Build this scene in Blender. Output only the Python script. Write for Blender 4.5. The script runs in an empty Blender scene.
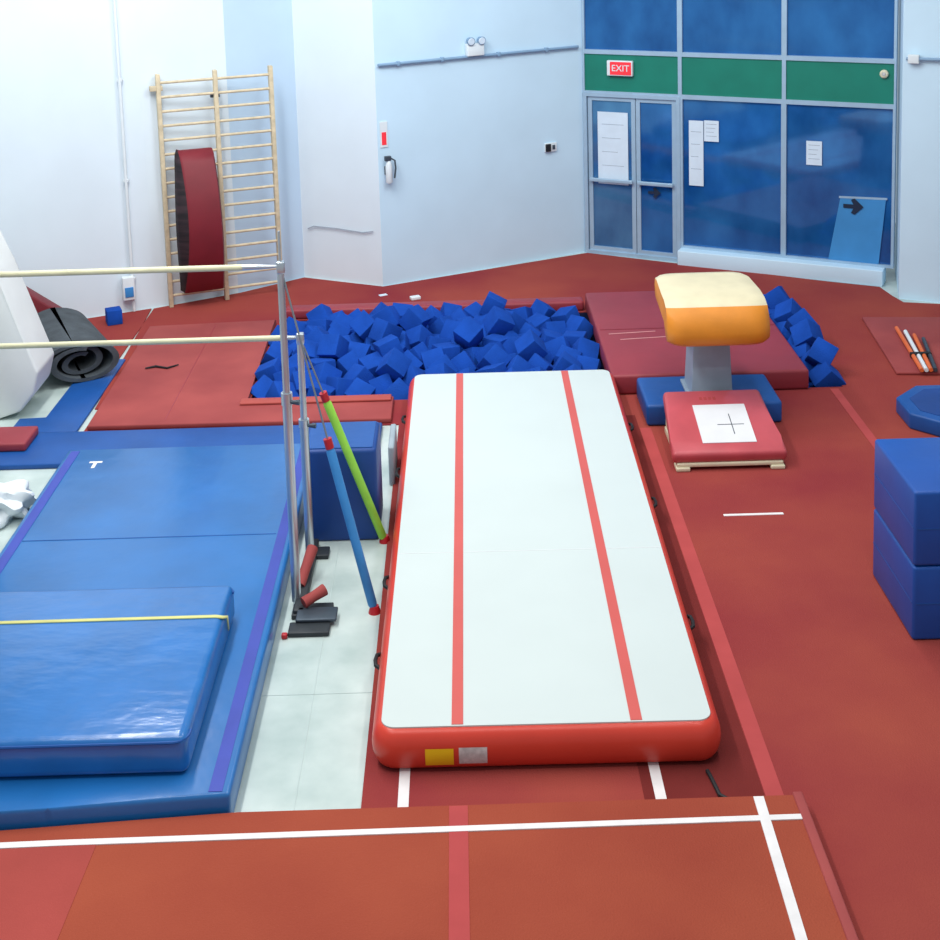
import bpy, bmesh, math, random
from mathutils import Vector, Matrix, Euler
random.seed(11)
S = bpy.context.scene; COL = S.collection
PI = math.pi
S.view_settings.view_transform = 'Standard'
S.view_settings.look = 'None'

# ---------------------------------------------------------------- materials
def lin(h):
    h = h.lstrip('#'); out = []
    for i in (0, 2, 4):
        c = int(h[i:i+2], 16)/255
        out.append(c/12.92 if c <= .04045 else ((c+.055)/1.055)**2.4)
    return (*out, 1)
MATS = {}
def M(name, hx, rough=.6, var=.12, scale=5, bump=0.0, bscale=60, metal=0, spec=.4, coat=0, hx2=None, detail=4, stretch=None, emit=0, bstretch=None):
    m = bpy.data.materials.new(name); m.use_nodes = True
    nt = m.node_tree; N = nt.nodes; L = nt.links
    b = N['Principled BSDF']
    tc = N.new('ShaderNodeTexCoord')
    nz = N.new('ShaderNodeTexNoise'); nz.inputs['Scale'].default_value = scale; nz.inputs['Detail'].default_value = detail
    if stretch:
        mp = N.new('ShaderNodeMapping'); mp.inputs['Scale'].default_value = stretch
        L.new(tc.outputs['Object'], mp.inputs['Vector']); L.new(mp.outputs['Vector'], nz.inputs['Vector'])
    else:
        L.new(tc.outputs['Object'], nz.inputs['Vector'])
    r = N.new('ShaderNodeValToRGB')
    c = lin(hx)
    r.color_ramp.elements[0].position = .3; r.color_ramp.elements[1].position = .7
    r.color_ramp.elements[0].color = tuple(max(0, x*(1-var)) for x in c[:3])+(1,)
    r.color_ramp.elements[1].color = lin(hx2) if hx2 else tuple(min(1, x*(1+var)) for x in c[:3])+(1,)
    L.new(nz.outputs['Fac'], r.inputs['Fac']); L.new(r.outputs['Color'], b.inputs['Base Color'])
    b.inputs['Roughness'].default_value = rough; b.inputs['Metallic'].default_value = metal
    b.inputs['Specular IOR Level'].default_value = spec
    b.inputs['Coat Weight'].default_value = coat
    b.inputs['Coat Roughness'].default_value = .15
    if emit:
        b.inputs['Emission Color'].default_value = c; b.inputs['Emission Strength'].default_value = emit
    if bump:
        n2 = N.new('ShaderNodeTexNoise'); n2.inputs['Scale'].default_value = bscale; n2.inputs['Detail'].default_value = 3
        if bstretch:
            mp2 = N.new('ShaderNodeMapping'); mp2.inputs['Scale'].default_value = bstretch; mp2.inputs['Rotation'].default_value = (0, 0, .5)
            L.new(tc.outputs['Object'], mp2.inputs['Vector']); L.new(mp2.outputs['Vector'], n2.inputs['Vector'])
        else:
            L.new(tc.outputs['Object'], n2.inputs['Vector'])
        bp = N.new('ShaderNodeBump'); bp.inputs['Strength'].default_value = bump; bp.inputs['Distance'].default_value = .02
        L.new(n2.outputs['Fac'], bp.inputs['Height']); L.new(bp.outputs['Normal'], b.inputs['Normal'])
        if coat: L.new(bp.outputs['Normal'], b.inputs['Coat Normal'])
    MATS[name] = m
    return m
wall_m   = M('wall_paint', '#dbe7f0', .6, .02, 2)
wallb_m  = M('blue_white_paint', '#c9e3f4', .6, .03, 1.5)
wallr_m  = M('shaded_wall_paint', '#bdd4e9', .65, .03, 1.5)  # wall paint with the shade of the recess mixed into its colour
carpet_m = M('red_carpet', '#8d323a', .95, .10, .55, .3, 90, spec=.1, hx2='#a04a3e', detail=10)
carpet2_m= M('spring_carpet', '#994335', .95, .09, .8, .3, 90, spec=.1, hx2='#a5503b', detail=10)
carpetd_m= M('carpet_track_shade', '#732c2a', .95, .12, 2, .25, 120, spec=.1)  # carpet red darkened to paint the shade next to the air track
pinkred_m= M('pale_red_tape', '#b04b4b', .9, .06, 4, spec=.1)
pinkc_m  = M('pale_red_carpet', '#a54a44', .95, .08, 2, .2, 120, spec=.1)
scuff_m  = M('pale_scuff', '#cf9a99', .9, .06, 4, spec=.1)
white_t  = M('white_tape', '#e4dfdf', .7, .06, 8)
conc_m   = M('pale_concrete', '#aebfbc', .26, .08, 2.2, .03, 6, hx2='#ccd8d4', detail=8)
joint_m  = M('floor_joint', '#b4c2c0', .5, .06, 4)
track_w  = M('white_pvc', '#c8d0ce', .38, .02, 1.5, .03, 3)
track_r  = M('red_pvc', '#cf3f2f', .35, .05, 3)
stripe_r = M('red_stripe_pvc', '#c9564f', .45, .04, 3)
yellow_m = M('yellow_label', '#f0c419', .5, .05)
grey_l   = M('grey_label', '#c4c2c0', .5, .2, 30)
greypad  = M('grey_pad_vinyl', '#97a3ac', .6, .08, 5)
black_m  = M('black_webbing', '#17181c', .6, .1)
mat_edge = M('dark_ribbed_edge', '#141318', .7, .1, 9, hx2='#3a2a30', detail=2, stretch=(.3, .3, 2.2))
blue_m   = M('blue_vinyl', '#1c69ae', .34, .14, 1.5, .3, 3.5, spec=.5, coat=.2)
blue_top = M('blue_vinyl_bright', '#1a67ae', .3, .14, 2.5, .6, 2.6, spec=.5, coat=.45, bstretch=(1, 2.0, 1))
blue_d   = M('blue_vinyl_deep', '#174f97', .45, .12, 2.5, .2, 6)
blue_n   = M('navy_vinyl', '#123f86', .5, .12, 2.5, .2, 6)
block_m  = M('blue_block_vinyl', '#134c9e', .42, .08, 2.5, .15, 5)
purple_m = M('purple_tape', '#3a48a6', .5, .08, 4)
foam_m   = M('blue_foam', '#1848a2', .92, .22, 3, .3, 60, spec=.12)
liner_m  = M('pit_liner', '#06153c', .9, .1)
red_v    = M('red_vinyl', '#92343e', .5, .10, 2, .15, 5)
red_dk   = M('dark_red_vinyl', '#741b27', .6, .1, 3, .1, 6)
red_edge = M('worn_red_mat', '#933b3c', .8, .10, 1.6, hx2='#a34845', detail=8)
red_lip  = M('pale_red_lip', '#a94b44', .7, .08, 3)
steel_m  = M('brushed_steel', '#c5ccd3', .3, .05, 8, metal=.85)
steel_d  = M('dark_steel', '#4b5560', .45, .1, 8, metal=.5)
iron_m   = M('black_iron', '#2b3035', .5, .15, 8)
redmet   = M('red_painted_metal', '#b3202a', .4, .08)
barwood  = M('bar_wood', '#d3d0ae', .5, .08, 10)
green_s  = M('lime_sleeve', '#9bdb4d', .6, .08, 8, .2, 30)
blue_s   = M('blue_sleeve', '#3a86c8', .6, .08, 8, .2, 30)
cable_m  = M('steel_cable', '#8f969c', .4, .1, metal=.6)
cream_m  = M('cream_leather', '#d8ccab', .5, .06, 5, .1, 12)
orange_m = M('orange_leather', '#d88524', .5, .08, 5, .1, 12)
grey_m   = M('grey_paint', '#93a3b3', .45, .08, 6)
creamp   = M('cream_plastic', '#d8cfb2', .5, .08)
boardred = M('red_pad_vinyl', '#be4f57', .42, .09, 4)
bed_m    = M('white_bed', '#dcdbde', .6, .04)
wood_m   = M('pale_wood', '#cdbd9f', .5, .15, 14)
alum_m   = M('pale_aluminium', '#a3bed4', .4, .05, 6, metal=.2)
green_m  = M('green_panel', '#127a68', .45, .08, 3)
glass_m  = M('blue_glass', '#17579c', .06, .16, 1.3, metal=.3, hx2='#3079bd', spec=.7, detail=5, stretch=(1.4, 1, .9))  # stretched noise tones paint soft reflections into the panes
glass2_m = M('blue_grey_glass', '#33699f', .06, .12, 1.3, metal=.3, hx2='#548fbf', spec=.7, detail=5, stretch=(1.4, 1, .9))  # greyer pane, reflections painted in by the same noise
board_m  = M('pale_blue_board', '#3f8ac6', .5, .08, 3)
paper_m  = M('paper', '#d3e2f0', .8, .04, 6)
ink_m    = M('dark_ink', '#16263f', .7, .1)
signred  = M('sign_red', '#e0303c', .5, .05, emit=.35)
plastic_w= M('white_plastic', '#dfe6ea', .5, .04)
pipe_m   = M('blue_grey_pipe', '#7f9dba', .5, .06)
paleline = M('pale_grey_cable', '#9aa7b5', .6, .05)
rubber_g = M('grey_rubber', '#43494f', .85, .25, 6, .3, 50)
wedge_m  = M('white_vinyl', '#dcdfdd', .5, .04, 3, .1, 4)
strap_m  = M('pale_yellow_strap', '#d8d489', .7, .08)
orange_p = M('orange_plastic', '#df6a35', .5, .08)

# ---------------------------------------------------------------- helpers
def obj(name, bm, mat, parent=None, loc=(0, 0, 0), rot=(0, 0, 0), ang=35):
    bmesh.ops.recalc_face_normals(bm, faces=bm.faces[:])
    me = bpy.data.meshes.new(name); bm.to_mesh(me); bm.free()
    for m in (mat if isinstance(mat, (list, tuple)) else [mat]): me.materials.append(m)
    me.polygons.foreach_set('use_smooth', [True]*len(me.polygons))
    me.set_sharp_from_angle(angle=math.radians(ang))
    o = bpy.data.objects.new(name, me); COL.objects.link(o)
    o.location = loc; o.rotation_euler = rot
    if parent: o.parent = parent
    return o
def tag(o, label, cat, group=None):
    o['label'] = label; o['category'] = cat
    if group: o['group'] = group
    return o
def struct(o): o['kind'] = 'structure'; return o
def empty(name, loc, rz=0):
    o = bpy.data.objects.new(name, None); COL.objects.link(o)
    o.location = loc; o.rotation_euler = (0, 0, rz); o.empty_display_size = .1
    return o
def nb(): return bmesh.new()
def bx(bm, x0, x1, y0, y1, z0, z1, bev=0, seg=3):
    r = bmesh.ops.create_cube(bm, size=1)
    vs = r['verts']
    for v in vs:
        v.co = Vector(((x0+x1)/2+v.co.x*(x1-x0), (y0+y1)/2+v.co.y*(y1-y0), (z0+z1)/2+v.co.z*(z1-z0)))
    if bev:
        es = list({e for v in vs for e in v.link_edges})
        bmesh.ops.bevel(bm, geom=es, offset=bev, segments=seg, profile=.5, affect='EDGES')
    return bm
def box(*a, **k): return bx(nb(), *a, **k)
def tube(bm, pts, r, n=10):
    pts = [Vector(p) for p in pts]; rings = []
    rs = r if isinstance(r, (list, tuple)) else [r]*len(pts)
    up = None
    for i, p in enumerate(pts):
        d = (pts[min(i+1, len(pts)-1)]-pts[max(i-1, 0)]).normalized()
        if up is None:
            up = Vector((0, 0, 1)) if abs(d.z) < .9 else Vector((1, 0, 0))
        a = d.cross(up).normalized(); b = a.cross(d).normalized(); up = b
        rings.append([bm.verts.new(p+(a*math.cos(2*PI*k/n)+b*math.sin(2*PI*k/n))*rs[i]) for k in range(n)])
    for i in range(len(rings)-1):
        for k in range(n):
            bm.faces.new((rings[i][k], rings[i][(k+1) % n], rings[i+1][(k+1) % n], rings[i+1][k]))
    bm.faces.new(rings[0][::-1]); bm.faces.new(rings[-1])
    return bm
def prism(bm, poly, z0, z1, f=None, bev=0):
    f = f or (lambda a, b, c: (a, b, c))
    lo = [bm.verts.new(f(x, y, z0)) for x, y in poly]; hi = [bm.verts.new(f(x, y, z1)) for x, y in poly]
    n = len(poly)
    bm.faces.new(lo[::-1]); bm.faces.new(hi)
    for i in range(n): bm.faces.new((lo[i], lo[(i+1) % n], hi[(i+1) % n], hi[i]))
    if bev: bmesh.ops.bevel(bm, geom=bm.edges[:], offset=bev, segments=3, profile=.5, affect='EDGES')
    return bm
def rrect(w, l, r, inset=0, n=6):
    w = w/2-inset; l = l/2-inset; r = max(r-inset, .01); out = []
    for cx, cy, a0 in ((w-r, l-r, 0), (-w+r, l-r, PI/2), (-w+r, -l+r, PI), (w-r, -l+r, 1.5*PI)):
        for k in range(n+1):
            a = a0+PI/2*k/n; out.append((cx+r*math.cos(a), cy+r*math.sin(a)))
    return out
def text(name, s, size, mat, parent, loc, rot):
    cu = bpy.data.curves.new(name, 'FONT'); cu.body = s; cu.size = size; cu.align_x = 'CENTER'; cu.align_y = 'CENTER'; cu.extrude = .002
    t = bpy.data.objects.new(name+'_c', cu); COL.objects.link(t)
    bpy.context.view_layer.update()
    me = bpy.data.meshes.new_from_object(t.evaluated_get(bpy.context.evaluated_depsgraph_get()))
    bpy.data.objects.remove(t); me.materials.clear(); me.materials.append(mat)
    o = bpy.data.objects.new(name, me); COL.objects.link(o); o.parent = parent; o.location = loc; o.rotation_euler = rot
    return o

# ---------------------------------------------------------------- room shell
PX0, PX1, PY0, PY1 = -2.14, 3.66, 10.95, 13.45       # foam pit
bm = nb()
def quad(bm, pts, mi=0):
    f = bm.faces.new([bm.verts.new(p) for p in pts]); f.material_index = mi
for x0, x1, y0, y1 in ((-7, 9, 1, PY0), (-7, PX0, PY0, PY1), (PX1, 9, PY0, PY1), (-7, 9, PY1, 17)):
    quad(bm, [(x0, y0, 0), (x1, y0, 0), (x1, y1, 0), (x0, y1, 0)])
PB = -.34
quad(bm, [(PX0, PY0, PB), (PX1, PY0, PB), (PX1, PY1, PB), (PX0, PY1, PB)], 1)
c = [(PX0, PY0), (PX1, PY0), (PX1, PY1), (PX0, PY1)]
for i in range(4):
    a, b = c[i], c[(i+1) % 4]
    quad(bm, [(*a, PB), (*b, PB), (*b, 0), (*a, 0)], 1)
fl = struct(obj('floor', bm, [conc_m, liner_m]))
for a in ((-1.02, -1.016, 5.1, 8.1), (-1.34, -.65, 6.22, 6.225)):
    obj('floor_joint', box(*a, 0, .002), joint_m, fl)

WH = 5.6
def wall(name, p0, p1, z0=0, z1=WH, th=.2, m=wall_m):
    p0 = Vector(p0); p1 = Vector(p1); d = (p1-p0).normalized(); n = Vector((-d.y, d.x))
    q = [p0, p1, p1+n*th, p0+n*th]
    return struct(obj(name, prism(nb(), [(v.x, v.y) for v in q], z0, z1), m))
wall('wall_left', (-6.8, 12.75), (-3.75, 14.1))
wall('wall_back_left', (-3.75, 14.1), (-2.82, 14.6), m=wall_m)
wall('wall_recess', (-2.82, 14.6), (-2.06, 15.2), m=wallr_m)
wall('wall_column', (-2.06, 15.2), (-1.02, 14.69))
wall('wall_back', (-1.02, 14.69), (1.664, 15.99), m=wallb_m)
struct(obj('wall_pillar', prism(nb(), [(5.09, 13.62), (5.52, 13.4), (6.0, 14.3), (5.4, 14.7)], 0, WH), wallb_m))
wall('wall_right', (5.52, 13.4), (8.5, 12.0))

# window wall in its own frame (x along the wall, -y into the room)
WO = (1.664, 15.99, 0); WR = math.atan2(-1.79, 3.556)
def W(s, y, z):
    c, s_ = math.cos(WR), math.sin(WR)
    return (WO[0]+c*s-s_*y, WO[1]+s_*s+c*y, z)
K = [0, 1.325, 2.65, 3.98]
ZB, ZT = 2.19, 2.73
def frame_bm(x0, x1, z0, z1, t=.05, d=.05):
    b = nb()
    bx(b, x0, x0+t, -d, d, z0, z1); bx(b, x1-t, x1, -d, d, z0, z1)
    bx(b, x0+t, x1-t, -d, d, z0, z0+t); bx(b, x0+t, x1-t, -d, d, z1-t, z1)
    return b
wn = 1
def window(x0, x1, z0, z1, pane, t=.032):
    global wn
    e = struct(empty('window_%d' % wn, W(0, 0, 0), WR)); wn += 1
    obj('window_frame', frame_bm(x0, x1, z0, z1, t), alum_m, e)
    obj('pane', box(x0+t, x1-t, -.01, .01, z0+t, z1-t), pane, e)
for i in range(3):
    window(K[i], K[i+1], ZT, WH, glass_m)
    e = struct(empty('trim_%d' % (i+1), W(0, 0, 0), WR))
    obj('band_frame', frame_bm(K[i], K[i+1], ZB, ZT, .025), alum_m, e)
    obj('band_panel', box(K[i]+.025, K[i+1]-.025, -.03, .01, ZB+.025, ZT-.025), green_m, e)
for i in (1, 2):
    window(K[i], K[i+1], .2, ZB, glass_m)
struct(obj('trim_4', box(K[1], 3.88, -.2, .06, 0, .2, bev=.01), wallb_m, None, WO, (0, 0, WR)))
d = struct(empty('door_1', W(0, 0, 0), WR))
obj('door_frame', frame_bm(0, K[1], 0, ZB, .05, .06), alum_m, d)
for x0, x1, g in ((.06, .715, glass2_m), (.725, 1.265, glass_m)):
    lf = obj('door_leaf', frame_bm(x0, x1, .05, ZB-.05, .055, .03), alum_m, d)
    obj('pane', box(x0+.055, x1-.055, -.008, .008, .105, ZB-.105), g, lf)
    b = nb(); bx(b, x0+.03, x1-.03, -.10, -.07, 1.0, 1.05, bev=.008); bx(b, x0+.05, x0+.09, -.08, -.028, 1.0, 1.04); bx(b, x1-.09, x1-.05, -.08, -.028, 1.0, 1.04)
    obj('push_bar', b, alum_m, lf)
rd = struct(empty('door_2', (5.52, 13.4, 0), math.atan2(-1.4, 3.0)))
obj('door_frame', box(.03, .1, -.05, 0, 0, 2.4), grey_m, rd)
obj('door_leaf', box(.1, 1.05, -.03, 0, 0, 2.35), steel_d, rd)

# notices and arrows on the glass
def on_glass(name, s, z, w, h, label, mat=paper_m, lines=True, y=-.028):
    e = empty(name, W(s, y, z), WR)
    obj('sheet', box(-w/2, w/2, -.003, .003, -h/2, h/2), mat, e)
    if lines:
        for k in range(4):
            zz = h*.33-k*h*.19
            obj('print_line', box(-w*.36, w*(.36-.1*(k % 3)), -.0045, -.0032, zz-.003, zz+.003), paleline, e)
    tag(e, label, 'notice')
    return e
on_glass('poster', .40, 1.45, .42, .97, 'large white poster taped inside the left glass door leaf', y=-.02)
on_glass('paper_notice', 1.53, 1.46, .19, .85, 'tall narrow white paper strip on the middle glass pane')
on_glass('paper_notice', 1.73, 1.76, .19, .27, 'small white paper beside the tall strip on the middle pane')
on_glass('paper_notice', 3.02, 1.56, .19, .3, 'single white paper sheet on the rightmost glass pane')
e = empty('board', W(3.56, -.028, .62), WR)
obj('sheet', prism(nb(), [(-.36, -.40), (.24, -.43), (.32, .42), (-.22, .40)], -.003, .003, lambda a, b_, c: (a, c, b_)), board_m, e)
obj('edge_strip', prism(nb(), [(-.235, .40), (.335, .42), (.335, .445), (-.235, .425)], -.005, .003, lambda a, b_, c: (a, c, b_)), alum_m, e)
tag(e, 'pale blue slanted board standing low at the rightmost glass pane', 'board')
def arrow(s, z, k, label):
    poly = [(-.5, -.1), (.0, -.1), (-.12, -.34), (.06, -.42), (.5, 0), (.06, .42), (-.12, .34), (.0, .1), (-.5, .1)]
    b = prism(nb(), [(x*k, y*k) for x, y in poly], 0, .004, lambda a, b_, c: (a, -c, b_))
    tag(obj('arrow_sign', b, ink_m, None, W(s, -.038, z), (0, 0, WR)), label, 'arrow')
arrow(3.50, .93, .24, 'dark arrow sticker over the pale blue board on the right pane')
arrow(.97, .90, .17, 'small dark arrow sticker on the right glass door leaf')
e = empty('exit_sign', W(.53, -.035, 2.53), WR)
obj('housing', box(-.175, .175, -.06, 0, -.10, .10, bev=.01), plastic_w, e)
obj('face', box(-.13, .16, -.064, -.06, -.085, .085), signred, e)
text('lettering', 'EXIT', .12, plastic_w, e, (.015, -.066, 0), (PI/2, 0, 0))
tag(e, 'red and white EXIT sign on the green band above the doors', 'exit sign')
e = empty('smoke_detector', W(3.84, -.035, 2.58), WR)
obj('body', tube(nb(), [(0, 0, 0), (0, -.03, 0), (0, -.045, 0)], [.05, .05, .035], 20), creamp, e)
obj('cap', tube(nb(), [(0, -.045, 0), (0, -.055, 0)], [.025, .02], 14), grey_l, e)
tag(e, 'small round cream detector on the green band beside the pillar', 'detector')

# ---------------------------------------------------------------- wall fixtures (back wall)
BA = math.atan2(1.3, 2.684)
def B(k, y, z):
    c, s_ = math.cos(BA), math.sin(BA); s = k*2.982
    return (-1.02+c*s-s_*y, 14.69+s_*s+c*y, z)
e = empty('conduit', B(0, -.035, 2.8), BA)
obj('pipe', tube(nb(), [(.03, 0, 0), (2.88, 0, 0)], .02), pipe_m, e)
for x in (.3, .9, 1.7, 2.4): obj('clip', box(x-.02, x+.02, -.024, .03, -.027, .027, bev=.004), pipe_m, e)
tag(e, 'blue grey conduit pipe running across the white back wall', 'pipe')
e = empty('emergency_light', B(.454, -.005, 2.94), BA)
obj('housing', box(-.12, .12, -.08, 0, -.13, .03, bev=.012), plastic_w, e)
for sx in (-1, 1):
    h = obj('lamp_head', tube(nb(), [(sx*.075, -.03, .07), (sx*.075, -.10, .06)], [.04, .055], 16), pipe_m, e)
    obj('lens', tube(nb(), [(sx*.075, -.10, .06), (sx*.075, -.11, .059)], [.046, .042], 16), paper_m, h)
tag(e, 'white twin-head emergency light on the back wall over the conduit', 'emergency light')
e = empty('wall_socket', B(.82, -.003, 1.5), BA)
obj('plate', box(-.09, .09, -.02, 0, -.06, .06, bev=.006), plastic_w, e)
obj('cover', box(-.085, -.01, -.045, -.02, -.05, .05, bev=.006), black_m, e)
obj('switch', box(.02, .06, -.03, -.02, -.03, .03, bev=.004), steel_d, e)
tag(e, 'small black and white wall box in the middle of back wall', 'wall box')
e = empty('wall_sign', B(.028, -.003, 1.93), BA)
obj('plate', box(-.05, .05, -.008, 0, -.16, .16), plastic_w, e)
obj('print', box(-.03, .03, -.011, -.008, -.13, .03), signred, e)
tag(e, 'narrow red and white sign on back wall near the column edge', 'sign')
e = empty('fire_extinguisher', B(.035, -.08, 1.33), BA)
obj('cylinder', tube(nb(), [(0, 0, 0), (0, 0, .015), (0, 0, .22), (0, 0, .26), (0, 0, .29)], [.034, .042, .042, .03, .018], 18), plastic_w, e)
obj('valve', box(-.05, .03, -.025, .025, .28, .34, bev=.006), steel_d, e)
obj('hose', tube(nb(), [(.03, 0, .31), (.075, -.02, .28), (.08, -.03, .18), (.06, -.03, .06)], .011, 8), steel_d, e)
obj('bracket', box(-.03, .03, .04, .076, .1, .2), steel_d, e)
tag(e, 'small pale wall-hung extinguisher with dark hose below the narrow sign', 'extinguisher')
b = tube(nb(), [(-1.98, 15.13, .66), (-1.9, 15.09, .7), (-1.6, 14.945, .7), (-1.25, 14.775, .68), (-1.12, 14.71, .71)], .007, 8)
tag(obj('cable', b, paleline), 'thin pale cable running low across the white column', 'cable')
e = empty('vertical_pipe', (-3.96, 13.945, 0))
obj('pipe', tube(nb(), [(0, 0, .02), (0, 0, 5.3)], .018), plastic_w, e)
for z in (.4, 1.6, 2.8, 4): obj('pipe_bracket', box(-.03, .03, -.01, .04, z, z+.03), plastic_w, e)
tag(e, 'white vertical pipe on left wall beside the climbing bars', 'pipe')
e = empty('outlet_box', (-4.02, 13.94, .32), math.radians(23.9))
obj('housing', box(-.07, .07, -.09, 0, -.14, .14, bev=.01), plastic_w, e)
obj('cover', box(-.05, .05, -.1, -.09, -.1, .02, bev=.004), blue_s, e)
tag(e, 'white and blue outlet box low on the left wall by pipe', 'outlet box')
e = empty('pillar_conduit', (5.3, 13.49, 2.85), math.atan2(-.22, .43))
obj('pipe', tube(nb(), [(-.2, -.03, 0), (.22, -.03, 0)], .02), pipe_m, e)
obj('junction_box', box(-.18, -.06, -.06, 0, -.05, .05, bev=.006), plastic_w, e)
tag(e, 'short conduit with junction box on the pillar right of windows', 'pipe')

# ---------------------------------------------------------------- carpets
cz = .012
cp = empty('carpet', (0, 0, 0))
bm = nb()
for poly in ([(1.74, 2), (7, 2), (7, 5.08), (1.74, 5.08)],
             [(-.65, 5.08), (7, 5.08), (7, 10.5), (-.65, 10.5)],
             [(-3.6, 10.36), (-.65, 10.36), (-.65, 10.5), (-3.6, 10.5)],
             [(-3.6, 10.5), (7, 10.5), (7, 10.95), (-3.6, 10.95)],
             [(-3.64, 10.95), (PX0, 10.95), (PX0, PY1), (-3.75, PY1)],
             [(PX1, 10.95), (7, 10.95), (7, 12.65), (5.52, 13.34), (5.09, PY1), (PX1, PY1)],
             [(-3.75, 12.3), (-3.75, PY1), (-3.78, 14.05), (-5.6, 13.25), (-5.6, 12.3)],
             [(-3.75, PY1), (5.09, PY1), (5.04, 13.7), (5.0, 14.05), (4.5, 14.3), (1.66, 15.9), (-1.02, 14.66), (-2.06, 15.15), (-2.8, 14.57), (-3.75, 14.05)]):
    prism(bm, poly, 0, cz)
obj('pile', bm, carpet_m, cp)
obj('track_shade_strip', box(.9, 1.555, 5.13, 10.4, cz, cz+.003), carpetd_m, cp)  # painted shadow between the air track and the pale stripe
for a in ((1.56, 1.66, 5.1, 10.1), (3.52, 3.60, 7.6, 10.9), (-.63, 1.5, 5.09, 5.115)):
    obj('stripe', box(*a, cz, cz+.004), pinkred_m, cp)
for x in (-.42, .99):
    obj('tape_line', box(x-.03, x+.03, 5.12, 5.62, cz, cz+.005), white_t, cp)
obj('tape_line', box(1.98, 2.45, 8.37, 8.40, cz, cz+.004), white_t, cp)
tag(cp, 'dark red carpet covering the runway and surrounding the foam pit', 'carpet')

sf = empty('spring_floor', (0, 0, 0))
obj('deck', prism(nb(), [(-6, 2), (1.715, 2), (1.715, 5.05), (-1.3, 5.035), (-2.3, 4.965), (-6, 4.70)], 0, .1, bev=.012), carpet2_m, sf)
obj('pale_section', prism(nb(), [(-5.99, 2.05), (-2.08, 2.05), (-2.0, 4.82), (-5.99, 4.70)], .1, .103), pinkc_m, sf)
obj('stripe', box(-.165, -.065, 2.05, 5.03, .1, .104), pinkred_m, sf)
obj('tape_line', prism(nb(), [(-5.98, 4.735), (-2.2, 4.815), (1.69, 4.85), (1.69, 4.888), (-2.2, 4.857), (-5.98, 4.777)], .1, .106), white_t, sf)
obj('tape_line', prism(nb(), [(1.40, 2.05), (1.455, 2.05), (1.52, 5.03), (1.465, 5.03)], .1, .107), white_t, sf)
obj('edge_trim', box(1.68, 1.735, 2, 5.06, .0, .110, bev=.01), red_edge, sf)
tag(sf, 'raised red carpeted spring floor with white lines nearest the viewer', 'gym floor')

# ---------------------------------------------------------------- air track
TW, TL, TH = 2.0, 5.58, .25
tra = math.radians(-.45)
at = empty('air_track', (.39-math.sin(tra)*TL/2, 5.405+TL/2, cz+.004), tra)
bm = nb(); rings = []
for k in range(11):
    a = -PI/2+PI*k/10
    ins = .075*(1-math.cos(a)); z = TH/2+TH/2*math.sin(a)
    rings.append([bm.verts.new((x, y, z)) for x, y in rrect(TW, TL, .14, ins, 8)])
n = len(rings[0])
for i in range(10):
    for k in range(n): bm.faces.new((rings[i][k], rings[i][(k+1) % n], rings[i+1][(k+1) % n], rings[i+1][k]))
bm.faces.new(rings[0][::-1]); bm.faces.new(rings[-1])
obj('body', bm, track_r, at)
obj('top_sheet', prism(nb(), rrect(TW, TL, .14, .06, 8), TH-.012, TH+.004), track_w, at)
for x in (-.505, .51):
    obj('stripe', box(x-.033, x+.033, -TL/2+.07, TL/2-.07, TH+.004, TH+.007), stripe_r, at)
obj('seam', box(-TW/2+.07, TW/2-.07, -.76, -.755, TH+.004, TH+.0055), bed_m, at)
def curved_label(x0, x1, a0, a1, mat, nm, lab):
    b = nb(); r = []
    for k in range(5):
        a = math.radians(a0+(a1-a0)*k/4); y = -(TL/2-.075*(1-math.cos(a)))-.003; z = TH/2+TH/2*math.sin(a)
        r.append((b.verts.new((x0, y, z)), b.verts.new((x1, y, z))))
    for k in range(4): b.faces.new((r[k][0], r[k][1], r[k+1][1], r[k+1][0]))
    o = obj(nm, b, mat, at); o['label'] = lab
curved_label(-.69, -.53, -38, 14, yellow_m, 'label', 'yellow printed label')
curved_label(-.50, -.34, -34, 16, grey_l, 'label', 'grey printed label')
for sx, ys in ((1, (-1.55, .15, 1.6)), (-1, (-1.9, -.95, .8, 1.9))):
    for y in ys:
        x = sx*TW/2
        b = tube(nb(), [(x-sx*.02, y-.09, .14), (x+sx*.022, y-.055, .15), (x+sx*.028, y, .15), (x+sx*.022, y+.055, .15), (x-sx*.02, y+.09, .14)], .013, 8)
        obj('handle', b, black_m, at)
tag(at, 'long white inflatable air track with red stripes and red sides', 'air track')
b = tube(nb(), [(1.28, 5.36, cz+.014), (1.29, 5.31, cz+.012), (1.30, 5.24, cz+.012), (1.31, 5.16, cz+.012), (1.36, 5.11, cz+.012)], .012, 8)
tag(obj('strap', b, black_m), 'short black strap on the carpet at track front right corner', 'strap')

# ---------------------------------------------------------------- blue mats, left
bm_ = empty('landing_mat', (0, 0, 0))
obj('body', prism(nb(), [(-3.5, 4.915), (-2.3, 4.99), (-1.34, 5.06), (-1.34, 9.6), (-3.5, 9.6)], 0, .19, bev=.025), blue_m, bm_)
for x0, x1, y0 in ((-1.46, -1.385, 5.08), (-3.46, -3.385, 4.95)):
    obj('border_tape', box(x0, x1, y0, 9.55, .19, .193), purple_m, bm_)
obj('seam', box(-3.38, -1.47, 7.95, 7.96, .19, .192), blue_d, bm_)
b = nb(); prism(b, [(-3.24, 9.33), (-3.24, 9.30), (-3.20, 9.30), (-3.20, 9.2), (-3.17, 9.2), (-3.17, 9.30), (-3.13, 9.30), (-3.13, 9.33)], .19, .193)
obj('mark', b, white_t, bm_)
tag(bm_, 'large flat blue landing mat with purple edge tape under the bars', 'mat')
cm = empty('crash_mat', (-2.62, 6.02, .196))
b = box(-1.03, 1.03, -.81, .81, 0, .23, bev=.05, seg=5)
obj('body', b, blue_top, cm)
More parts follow.
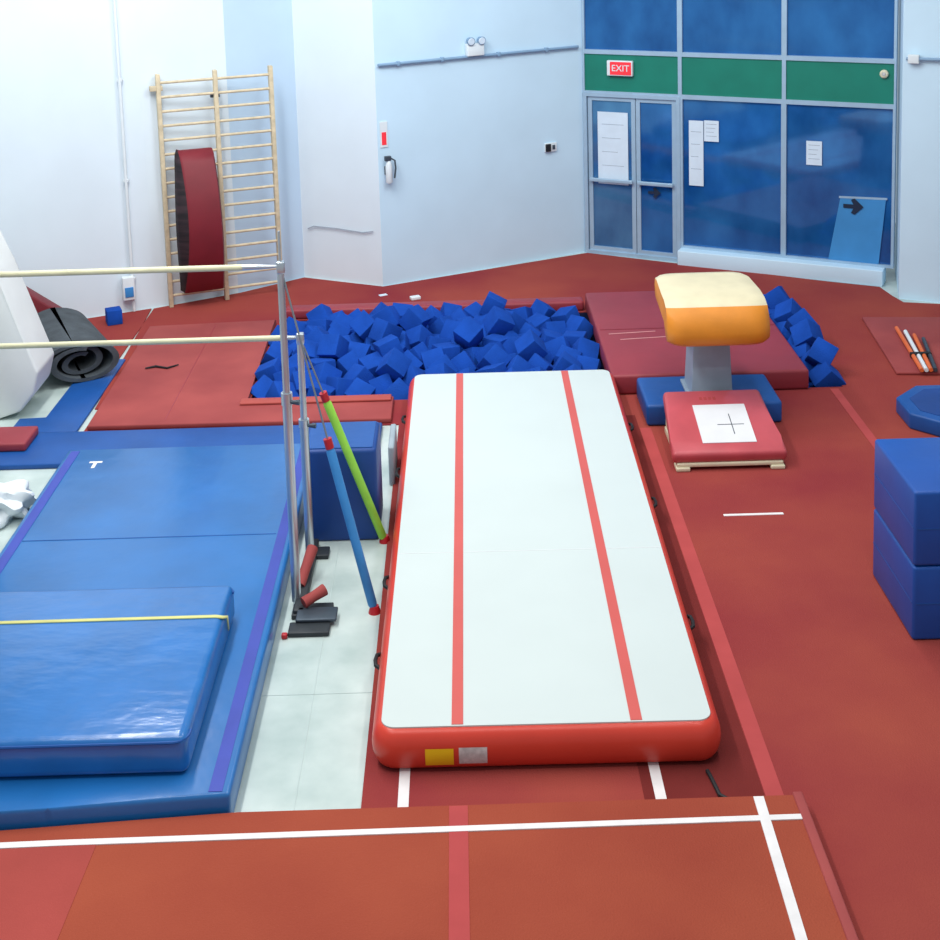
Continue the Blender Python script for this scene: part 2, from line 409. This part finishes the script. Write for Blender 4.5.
b = nb(); tube(b, [(x, y, .20) for x, y in rrect(2.06, 1.62, .08, -.002, 5)]+[(1.032, -.7, .20)], .008, 6)
obj('piping', b, blue_d, cm)
tag(cm, 'thick glossy blue crash mat lying on the large landing mat', 'mat')
b = nb()
pts = [(-3.62, .432), (-1.64, .432), (-1.595, .424), (-1.578, .39), (-1.576, .29)]
vs = [(b.verts.new((x, 6.40+.02*i*(i > 2), z)), b.verts.new((x, 6.43+.02*i*(i > 2), z))) for i, (x, z) in enumerate(pts)]
for i in range(len(vs)-1): b.faces.new((vs[i][0], vs[i][1], vs[i+1][1], vs[i+1][0]))
st = obj('strap', b, strap_m)
sm = st.modifiers.new('s', 'SOLIDIFY'); sm.thickness = .006
tag(st, 'pale yellow strap lying across the thick blue crash mat', 'strap')
tag(obj('floor_mat', box(-4.9, -.8, 9.63, 10.33, 0, .05, bev=.015), blue_d), 'long dark blue mat strip between landing mat and red carpet', 'mat')
tag(obj('floor_mat', prism(nb(), [(-4.3, 10.38), (-3.66, 10.38), (-3.66, 12.28), (-4.04, 12.28), (-4.04, 10.72), (-4.3, 10.72)], 0, .03, bev=.008), blue_d), 'small blue mat on floor under and before the grey roll', 'mat')
tag(obj('floor_mat', box(-4.75, -3.98, 9.9, 10.3, .05, .13, bev=.02), red_v), 'small red mat lying on the blue strip at left edge', 'mat')
bb = empty('foam_block', (-.98, 8.42, 0))
obj('body', box(-.30, .27, -.25, .3, 0, .74, bev=.03), blue_n, bb)
obj('top_panel', box(-.27, .24, -.22, .27, .74, .746), blue_d, bb)
tag(bb, 'upright dark blue foam block behind the bar cables', 'foam block')
tag(obj('grey_pad', box(-.68, -.63, 9.1, 9.6, .0, .34, bev=.015), greypad), 'pale grey pad squeezed between blue strip mat and air track', 'pad')
b = nb(); bmesh.ops.create_icosphere(b, subdivisions=4, radius=.2)
for v in b.verts:
    q = v.co.copy(); k = 1+.22*math.sin(q.x*31+q.y*17)*math.sin(q.z*27+q.x*13)+.12*math.sin(q.y*47+q.z*33)
    v.co = Vector((q.x*k*1.3, q.y*k*1.1, max(q.z*k*.8, -.12)+.12))
tag(obj('plastic_bag', b, plastic_w, None, (-3.83, 8.75, 0)), 'crumpled white plastic bag on pale floor at far left', 'bag')

# ---------------------------------------------------------------- uneven bars
ub = empty('uneven_bars', (-1.24, 7.6, 0))
def L(x, y, z): return (x+1.24, y-7.6, z)
def post(x, y, h, r, sx):
    p = obj('post', tube(nb(), [L(x, y, .03), L(x, y, h*.62)], r, 14), steel_m, ub)
    obj('inner_tube', tube(nb(), [L(x, y, h*.62), L(x, y, h+.02)], r*.75, 14), steel_m, p)
    obj('collar', tube(nb(), [L(x, y, h*.60), L(x, y, h*.635)], r*1.2, 14), steel_m, p)
    b = nb(); bx(b, x+1.24-.025, x+1.24+.03, y-7.6-.026, y-7.6+.026, h-.05, h+.035, bev=.01)
    obj('bar_clamp', b, steel_m, p)
    obj('clamp_knob', tube(nb(), [L(x+.03*sx, y-.02, h*.61), L(x+.09*sx, y-.03, h*.61)], [.012, .02], 10), steel_d, p)
post(-1.245, 7.28, 2.455, .033, 1); post(-1.22, 7.94, 1.72, .033, 1)
post(-3.66, 7.28, 2.455, .033, -1); post(-3.66, 7.94, 1.72, .033, -1)
obj('high_bar', tube(nb(), [L(-3.64, 7.28, 2.455), L(-1.5, 7.28, 2.455)], .021, 14), barwood, ub)
obj('bar_end', tube(nb(), [L(-1.5, 7.28, 2.455), L(-1.40, 7.28, 2.455), L(-1.27, 7.28, 2.455)], [.022, .02, .011], 12), steel_m, ub)
obj('low_bar', tube(nb(), [L(-3.64, 7.94, 1.72), L(-1.36, 7.94, 1.72)], .021, 14), barwood, ub)
obj('bar_end', tube(nb(), [L(-1.36, 7.94, 1.72), L(-1.25, 7.94, 1.72)], [.022, .014], 12), steel_m, ub)
obj('tension_rod', tube(nb(), [L(-1.245, 7.28, 2.47), L(-1.245, 7.28, 2.70)], .009, 8), steel_m, ub)
for x in (-1.2, -3.68):
    fr = nb(); bx(fr, x+1.24-.05, x+1.24+.03, -.5, .52, 0, .06, bev=.01); bx(fr, x+1.24-.06, x+1.24+.22, -.52, -.36, 0, .035, bev=.008); bx(fr, x+1.24-.06, x+1.24+.12, .3, .44, 0, .035, bev=.008)
    obj('base_frame', fr, iron_m, ub)
obj('base_plate', box(.02, .30, -.62, -.46, .035, .06, bev=.01), steel_d, ub)
obj('base_plate', box(-.02, .26, -.74, -.60, 0, .035, bev=.01), iron_m, ub)
obj('anchor', box(-.06, -.02, -.76, -.72, 0, .035, bev=.01), redmet, ub)
for (a, c_, lab) in (((-.00, -.18, .06), (.07, .10, .20), 'pale red lever arm'), ((.06, -.46, .09), (.20, -.36, .13), 'short red lever')):
    b = tube(nb(), [a, tuple((p+q)/2 for p, q in zip(a, c_)), c_], [.04, .036, .042], 12)
    obj('tension_lever', b, red_edge, ub)
def stay(top, bot, f, mat, lab):
    t, bo = Vector(L(*top)), Vector(L(*bot))
    c_ = obj('cable', tube(nb(), [t, bo], .007, 8), cable_m, ub)
    s_ = t.lerp(bo, f); e_ = t.lerp(bo, .985)
    sl = obj('sleeve', tube(nb(), [s_, s_.lerp(e_, .02), s_.lerp(e_, .98), e_], [.022, .032, .032, .022], 14), mat, c_); sl['label'] = lab
    obj('clamp', tube(nb(), [s_-(e_-s_).normalized()*.07, s_], .03, 12), redmet, c_)
    obj('stay_anchor', tube(nb(), [bo, bo+Vector((0, 0, .05))], [.045, .03], 14), redmet, c_)
stay((-1.22, 7.94, 1.72), (-.67, 8.15, 0), .30, green_s, 'lime green padded sleeve')
stay((-1.245, 7.28, 2.455), (-.69, 7.15, 0), .52, blue_s, 'blue padded sleeve')
tag(ub, 'uneven gymnastics bars with steel posts and green and blue stay sleeves', 'uneven bars')

# ---------------------------------------------------------------- foam pit cubes
def pack(n, x0, x1, y0, y1, dmin, steps=90):
    # jittered start so that no corner of the pit stays empty
    nx = int(math.ceil(math.sqrt(n*(x1-x0)/(y1-y0)))); ny = int(math.ceil(n/nx))
    cells = [(i, j) for i in range(nx) for j in range(ny)]; random.shuffle(cells)
    P = [[x0+(i+random.random())*(x1-x0)/nx, y0+(j+random.random())*(y1-y0)/ny, random.uniform(PB+.16, PB+.5)] for i, j in cells[:n]]
    for s in range(steps):
        for p in P: p[2] -= .007
        for i in range(n):
            a = P[i]
            for j in range(i+1, n):
                b = P[j]
                dx = a[0]-b[0]
                if dx > dmin or dx < -dmin: continue
                dy = a[1]-b[1]
                if dy > dmin or dy < -dmin: continue
                dz = a[2]-b[2]; d2 = dx*dx+dy*dy+dz*dz
                if d2 < dmin*dmin and d2 > 1e-9:
                    dd = math.sqrt(d2); k = (dmin-dd)/dd*.5
                    a[0] += dx*k; a[1] += dy*k; a[2] += dz*k; b[0] -= dx*k; b[1] -= dy*k; b[2] -= dz*k
        for p in P:
            p[0] = min(max(p[0], x0), x1); p[1] = min(max(p[1], y0), y1); p[2] = max(p[2], PB+.16)
    return P
HC = .115
cub0 = obj('foam_cube', box(-HC, HC, -HC, HC, -HC, HC, bev=.01, seg=2), foam_m)
spots = pack(238, PX0+.13, 1.24, PY0+.14, PY1-.13, .272)
spots += pack(24, 3.45, PX1-.12, PY0+.14, PY1-.14, .262)
for i, (x, y, z) in enumerate(spots):
    o = cub0 if i == 0 else cub0.copy()
    if i: COL.objects.link(o)
    t = .25 if z < PB+.22 else .9
    o.location = (x, y, z)
    o.rotation_euler = (random.uniform(-t, t), random.uniform(-t, t), random.uniform(0, PI))
    tag(o, 'blue foam cube lying loose among others in the pit', 'foam cube', 'blue foam cubes in the pit')
o = cub0.copy(); COL.objects.link(o); o.scale = (.75, .75, .75); o.location = (-4.10, 13.54, .10); o.rotation_euler = (0, 0, .4); del o['group']
tag(o, 'stray blue foam cube on floor by left wall, outside the pit', 'foam cube')

# pit surround
tag(obj('edge_pad', box(-2.1, 1.38, PY1+.02, PY1+.22, cz, .13, bev=.03), red_v), 'long low red pad along the far edge of foam pit', 'pad')
e = empty('panel_mat', (0, 0, cz+.001))
obj('body', prism(nb(), [(-3.57, 10.41), (-.72, 10.38), (-.72, 10.93), (-2.16, 10.93), (-2.18, 13.35), (-3.62, 13.25)], 0, .05, bev=.014), red_edge, e)
obj('lip', box(-2.2, -.74, 10.79, 10.92, .05, .075, bev=.01), red_lip, e)
obj('fold_line', box(-2.86, -2.852, 10.5, 13.2, .05, .0512), red_v, e)
tag(e, 'wide flat worn red mat wrapping the left and front of pit', 'mat')
rm = empty('landing_mat', (2.36, 12.2, cz+.001))
obj('body', box(-.96, .96, -1.3, 1.35, 0, .2, bev=.03), red_v, rm)
obj('seam', box(-.93, .93, .02, .03, .2, .203), red_dk, rm)
for y, x0 in ((-.30, -.75), (-.12, -.85)):
    obj('scuff_line', prism(nb(), [(x0, y), (x0+.5, y+.05), (x0+.5, y+.062), (x0, y+.014)], .2, .203), scuff_m, rm)
tag(rm, 'red landing mat bridging the pit behind the vaulting table', 'mat')
tag(obj('panel_mat', box(-.5, .5, -.85, .85, 0, .03, bev=.01), red_edge, None, (4.85, 12.0, cz+.001), (0, 0, -.1)), 'flat red mat on carpet right of the pit near pillar', 'mat')

# ---------------------------------------------------------------- vaulting table
vt = empty('vaulting_table', (2.25, 10.4, cz))
prof = [(.46, 1.02), (.50, 1.14), (.46, 1.22), (.36, 1.235), (-.1, 1.23), (-.3, 1.215), (-.43, 1.17), (-.52, 1.08), (-.56, .96), (-.545, .87), (-.49, .83), (-.40, .86), (-.28, .98)]
bm = nb(); secs = []
nx = 16
for i in range(nx+1):
    u = -1+2*i/nx
    sh = (1-abs(u)**8*.14)
    ring = []
    for (y, z) in prof:
        cy, cz_ = -.02, 1.06
        ring.append(bm.verts.new((u*.455*(1-.04*(y > .2)), cy+(y-cy)*sh, cz_+(z-cz_)*sh)))
    secs.append(ring)
m_ = len(prof)
for i in range(nx):
    for k in range(m_): bm.faces.new((secs[i][k], secs[i][(k+1) % m_], secs[i+1][(k+1) % m_], secs[i+1][k]))
bm.faces.new(secs[0][::-1]); bm.faces.new(secs[-1])
bmesh.ops.recalc_face_normals(bm, faces=bm.faces[:])
for f in bm.faces: f.material_index = 0 if f.normal.z > .72 else 1
obj('cushion', bm, [cream_m, orange_m], vt, ang=60)
obj('mount', box(-.2, .2, -.22, .3, .9, 1.02, bev=.02), steel_d, vt)
b = nb()
prism(b, [(-.155, -.13), (-.10, -.16), (.10, -.16), (.155, -.13), (.155, .2), (-.155, .2)], .2, .95)
for v in b.verts:
    if v.co.z < .5: v.co.x *= 1.22; v.co.y *= 1.2
obj('column', b, grey_m, vt)
obj('base_plate', box(-.22, .22, -.22, .3, .20, .23, bev=.01), grey_m, vt)
obj('base_pad', box(-.62, .62, -.27, .44, 0, .205, bev=.03), blue_d, vt)
tag(vt, 'vaulting table with cream and orange cushion on grey column', 'vault')

# springboard
sb = empty('springboard', (2.2, 9.64, cz))
for x in (-.40, .40): obj('foot', box(x-.06, x+.06, -.47, -.34, 0, .035, bev=.01), creamp, sb)
obj('front_rail', box(-.45, .45, -.45, -.36, .03, .065, bev=.01), creamp, sb)
for x in (-.39, .39): obj('side_rail', box(x-.04, x+.04, -.33, .36, .0, .06, bev=.01), creamp, sb)
obj('rear_rail', box(-.42, .42, .28, .36, .0, .22, bev=.01), creamp, sb)
tl = math.radians(14)
TH2 = .055
b = prism(nb(), [(-.49, -.46), (.49, -.46), (.475, -.25), (.435, .44), (-.435, .44), (-.475, -.25)], -TH2, TH2)
bmesh.ops.bevel(b, geom=b.edges[:], offset=.04, segments=4, profile=.5, affect='EDGES')
tp = obj('pad', b, boardred, sb, (0, 0, .215), (tl, 0, 0))
obj('bed', box(-.21, .25, -.33, .20, TH2, TH2+.006), bed_m, tp)
b = nb(); prism(b, [(.08, -.22), (.087, -.22), (.087, -.09), (.19, -.09), (.19, -.083), (.087, -.083), (.087, .06), (.08, .06), (.08, -.083), (-.04, -.083), (-.04, -.09), (.08, -.09)], TH2+.006, TH2+.008)
obj('cross_mark', b, steel_d, tp)
for k in range(4): obj('print', box(-.13+.04*k, -.105+.04*k, .28, .32, TH2, TH2+.002), pinkred_m, tp)
tag(sb, 'red padded springboard with white square centre before the vaulting table', 'springboard')

# ---------------------------------------------------------------- right side
for k, lab in ((0, 'lower blue foam block of the stack at the right edge'), (1, 'upper blue foam block of the stack at the right edge')):
    e = empty('foam_block', (3.60, 7.01, cz+k*.515))
    obj('body', box(-.75, .75, -.42, .42, 0, .51, bev=.022), block_m, e)
    obj('seam', box(-.7525, -.7495, -.40, .40, .252, .260), blue_d, e)
    obj('seam', box(-.73, .73, -.4222, -.4195, .252, .260), blue_d, e)
    tag(e, lab, 'foam block', 'stacked blue foam blocks')
oc = empty('angular_mat', (4.42, 10.1, cz))
def octo(r): return [(r*math.cos(PI/8+k*PI/4), r*math.sin(PI/8+k*PI/4)) for k in range(8)]
obj('body', prism(nb(), octo(.5), 0, .15, bev=.02), blue_d, oc)
obj('top_panel', prism(nb(), octo(.38), .15, .154), blue_n, oc)
tag(oc, 'low blue eight-sided mat behind the blue block stack', 'mat')
pb = empty('pole_bundle', (4.5, 11.15, cz+.04))
for k, (dx, mt) in enumerate(((0, orange_p), (.045, plastic_w), (.09, orange_p), (.135, steel_d))):
    obj('pole', tube(nb(), [(dx, 0, .025), (dx+.16+.01*k, 1.25-.12*k, .025)], .021, 10), mt, pb)
obj('strap', box(.03, .24, .4, .45, .0, .05, bev=.005), black_m, pb)
tag(pb, 'bundle of orange and white poles lying on red mat at right', 'poles')

# ---------------------------------------------------------------- left background
wb = empty('wall_bars', (-3.55, 14.10, cz), math.atan2(.46, 1.26))
for x in (0, .675, 1.35):
    obj('upright', box(x-.025, x+.025, -.045, .045, 0, 2.84, bev=.006), wood_m, wb)
for x0 in (.025, .70):
    for k in range(16):
        z = .14+k*.173
        obj('rung', tube(nb(), [(x0-.005, -.01, z), (x0+.63, -.01, z)], .017, 10), wood_m, wb)
obj('wall_bracket', box(.62, .73, .045, .1, 2.5, 2.56), steel_d, wb)
obj('top_rail', box(-.1, .05, -.03, .04, 2.64, 2.7, bev=.006), wood_m, wb)
tag(wb, 'tall wooden wall bars with two bays of rungs by column', 'wall bars')
# bowed mat: a bent sheet, its left edge showing the dark underside
b = nb(); T = 26; rows = []
for k in range(T+1):
    t = k/T
    bow = math.sin(PI*t)
    z = .2+1.74*t
    y = -.09-.30*bow**.8
    xl = .15-.06*bow+.02*t; xm = .21+.04*bow+.02*t; xr = .63+.02*(1-t)-.02*t
    if t > .94:
        q = (t-.94)/.06; xl += .03*q*q; z -= .02*q*q; y += .05*q*q
    rows.append([b.verts.new(p) for p in ((xl, y+.14, z), (xl+.02, y+.06, z), (xm-.03, y, z), (xm, y-.015, z), (xr-.02, y-.015, z), (xr, y+.02, z), (xr-.01, y+.06, z), (xm, y+.07, z))])
NR = 8
for k in range(T):
    for j in range(NR):
        f = b.faces.new((rows[k][j], rows[k][(j+1) % NR], rows[k+1][(j+1) % NR], rows[k+1][j]))
        f.material_index = 1 if j in (0, 1, 7) else 0
b.faces.new(rows[0][::-1]); b.faces.new(rows[-1])
o = obj('curved_mat', b, [red_dk, mat_edge], None, (-3.55, 14.0, cz), (0, 0, math.atan2(.46, 1.26)), ang=50)
tag(o, 'dark red bowed mat hanging on the left bay of wall bars', 'mat')
b = nb(); N_ = 90; inn = []; th = .045
ra = math.atan2(.84, 1.5)
for k in range(N_+1):
    a = 2*PI*2.4*k/N_+.9; r = .05+.21*(k/N_)**.9+.014*math.sin(a*1.7)
    inn.append(((1.45*r*math.cos(a), .82*r*math.sin(a)), (1.45*(r+th)*math.cos(a), .82*(r+th)*math.sin(a))))
lx, lz = inn[-1][1]
for (dx, dz) in ((-.02, .12), (-.07, .25), (-.14, .36), (-.24, .45)):
    inn.append(((lx+dx, lz+dz), (lx+dx+.02, lz+dz+th)))
LEN = 1.35; NN = len(inn)-1
zmin = min(min(p[1] for p in q) for q in inn)
vv = [[b.verts.new((p[0]+.12*(y > 0)*(p[0] < 0), y+.08*(i_ < 40)*(y == 0), p[1])) for p in q for y in (0, LEN)] for i_, q in enumerate(inn)]
for k in range(NN):
    A_, B_ = vv[k], vv[k+1]
    b.faces.new((A_[0], B_[0], B_[1], A_[1])); b.faces.new((A_[2], A_[3], B_[3], B_[2]))
    b.faces.new((A_[0], A_[2], B_[2], B_[0])); b.faces.new((A_[1], B_[1], B_[3], A_[3]))
for q in (vv[0], vv[-1]): b.faces.new((q[0], q[1], q[3], q[2]))
o = obj('rubber_roll', b, rubber_g, None, (-3.94, 11.62, .034-zmin), (0, 0, ra))
tag(o, 'dark grey rolled rubber flooring lying on floor at left', 'roll')
b = tube(nb(), [(-3.35, 11.85, .076), (-3.25, 11.9, .076), (-3.12, 11.84, .076), (-3.02, 11.93, .076)], [.008, .013, .011, .007], 8)
tag(obj('strap', b, black_m), 'short dark strap on the worn red mat beside grey roll', 'strap')
pf = [(-4.1, .47), (-4.43, 1.45), (-4.62, 1.95), (-5.4, 1.95), (-5.4, 0.0), (-4.55, .0), (-4.3, .08), (-4.16, .25)]
b = prism(nb(), pf, 10.75, 11.3, lambda a, b_, c: (a+4.9, c-11.0, b_), bev=.025)
tag(obj('wedge_mat', b, wedge_m, None, (-4.9, 11.0, 0)), 'large white slanted wedge mat at the far left edge', 'mat')
b = prism(nb(), [(-.7, 0), (.42, 0), (.38, .05), (-.35, .66), (-.7, .66)], -.2, .2, lambda a, b_, c: (a, c, b_), bev=.02)
tag(obj('sloping_mat', b, red_dk, None, (-4.72, 13.2, cz), (0, 0, math.radians(23.9))), 'dark red sloping wedge mat against left wall behind grey roll', 'mat')
tag(obj('paper_scrap', box(-.05, .05, -.03, .03, 0, .006), paper_m, None, (-1.0, 14.3, cz), (0, 0, .5)), 'white paper scrap on carpet below the back wall', 'paper')
tag(obj('floor_box', box(-.06, .06, -.04, .04, 0, .04, bev=.008), plastic_w, None, (-.6, 14.1, cz), (0, 0, .4)), 'tiny white box on carpet behind the foam pit', 'box')

# ---------------------------------------------------------------- camera (shift lens, as a keystone-corrected photograph)
pitch = math.radians(7.9); rl = math.radians(1.7)
U = Vector((0, math.sin(pitch), math.cos(pitch))); F = Vector((0, math.cos(pitch), -math.sin(pitch))); R = Vector((1, 0, 0))
c, s = math.cos(rl), math.sin(rl)
cr = R*c-U*s; cu = R*s+U*c
cam = bpy.data.cameras.new('Camera'); co = bpy.data.objects.new('Camera', cam); COL.objects.link(co)
mw = Matrix.Identity(4)
for i in range(3): mw[i][0] = cr[i]; mw[i][1] = cu[i]; mw[i][2] = -F[i]
mw.translation = Vector((0, -1.514, 5.01)); co.matrix_world = mw
cam.sensor_width = 36; cam.lens = 36*1336/940; cam.clip_end = 100
cam.shift_y = -404/940; cam.shift_x = 12/940
S.camera = co

# ---------------------------------------------------------------- light
w = bpy.data.worlds.new('World'); S.world = w; w.use_nodes = True
bg = w.node_tree.nodes['Background']; bg.inputs['Color'].default_value = (.78, .92, 1, 1); bg.inputs['Strength'].default_value = .46
def area(name, loc, size, en, col=(1, .99, .96), tgt=None):
    l = bpy.data.lights.new(name, 'AREA'); l.shape = 'RECTANGLE'; l.size, l.size_y = size; l.energy = en; l.color = col
    o = bpy.data.objects.new(name, l); COL.objects.link(o); o.location = loc
    if tgt: o.rotation_euler = (Vector(tgt)-Vector(loc)).to_track_quat('-Z', 'Y').to_euler()
    return o
area('ceiling_lamp', (-2.8, 8, 7.5), (.5, 8), 460)
area('ceiling_lamp', (2.5, 8, 7.5), (.5, 8), 225)
area('ceiling_lamp', (-1, 3, 7.5), (6, .5), 180)
area('wall_fill', (-4, 9.5, 6.5), (3, 2), 120, (.94, .98, 1), (-4.2, 15, 2.2))  # added fill light that brightens the left wall, not a gym fixture
area('wall_fill', (.5, 10.5, 6.8), (3, 2), 165, (.88, .96, 1), (1.2, 15.8, 2.2))  # added fill light for the back wall, likewise no fixture
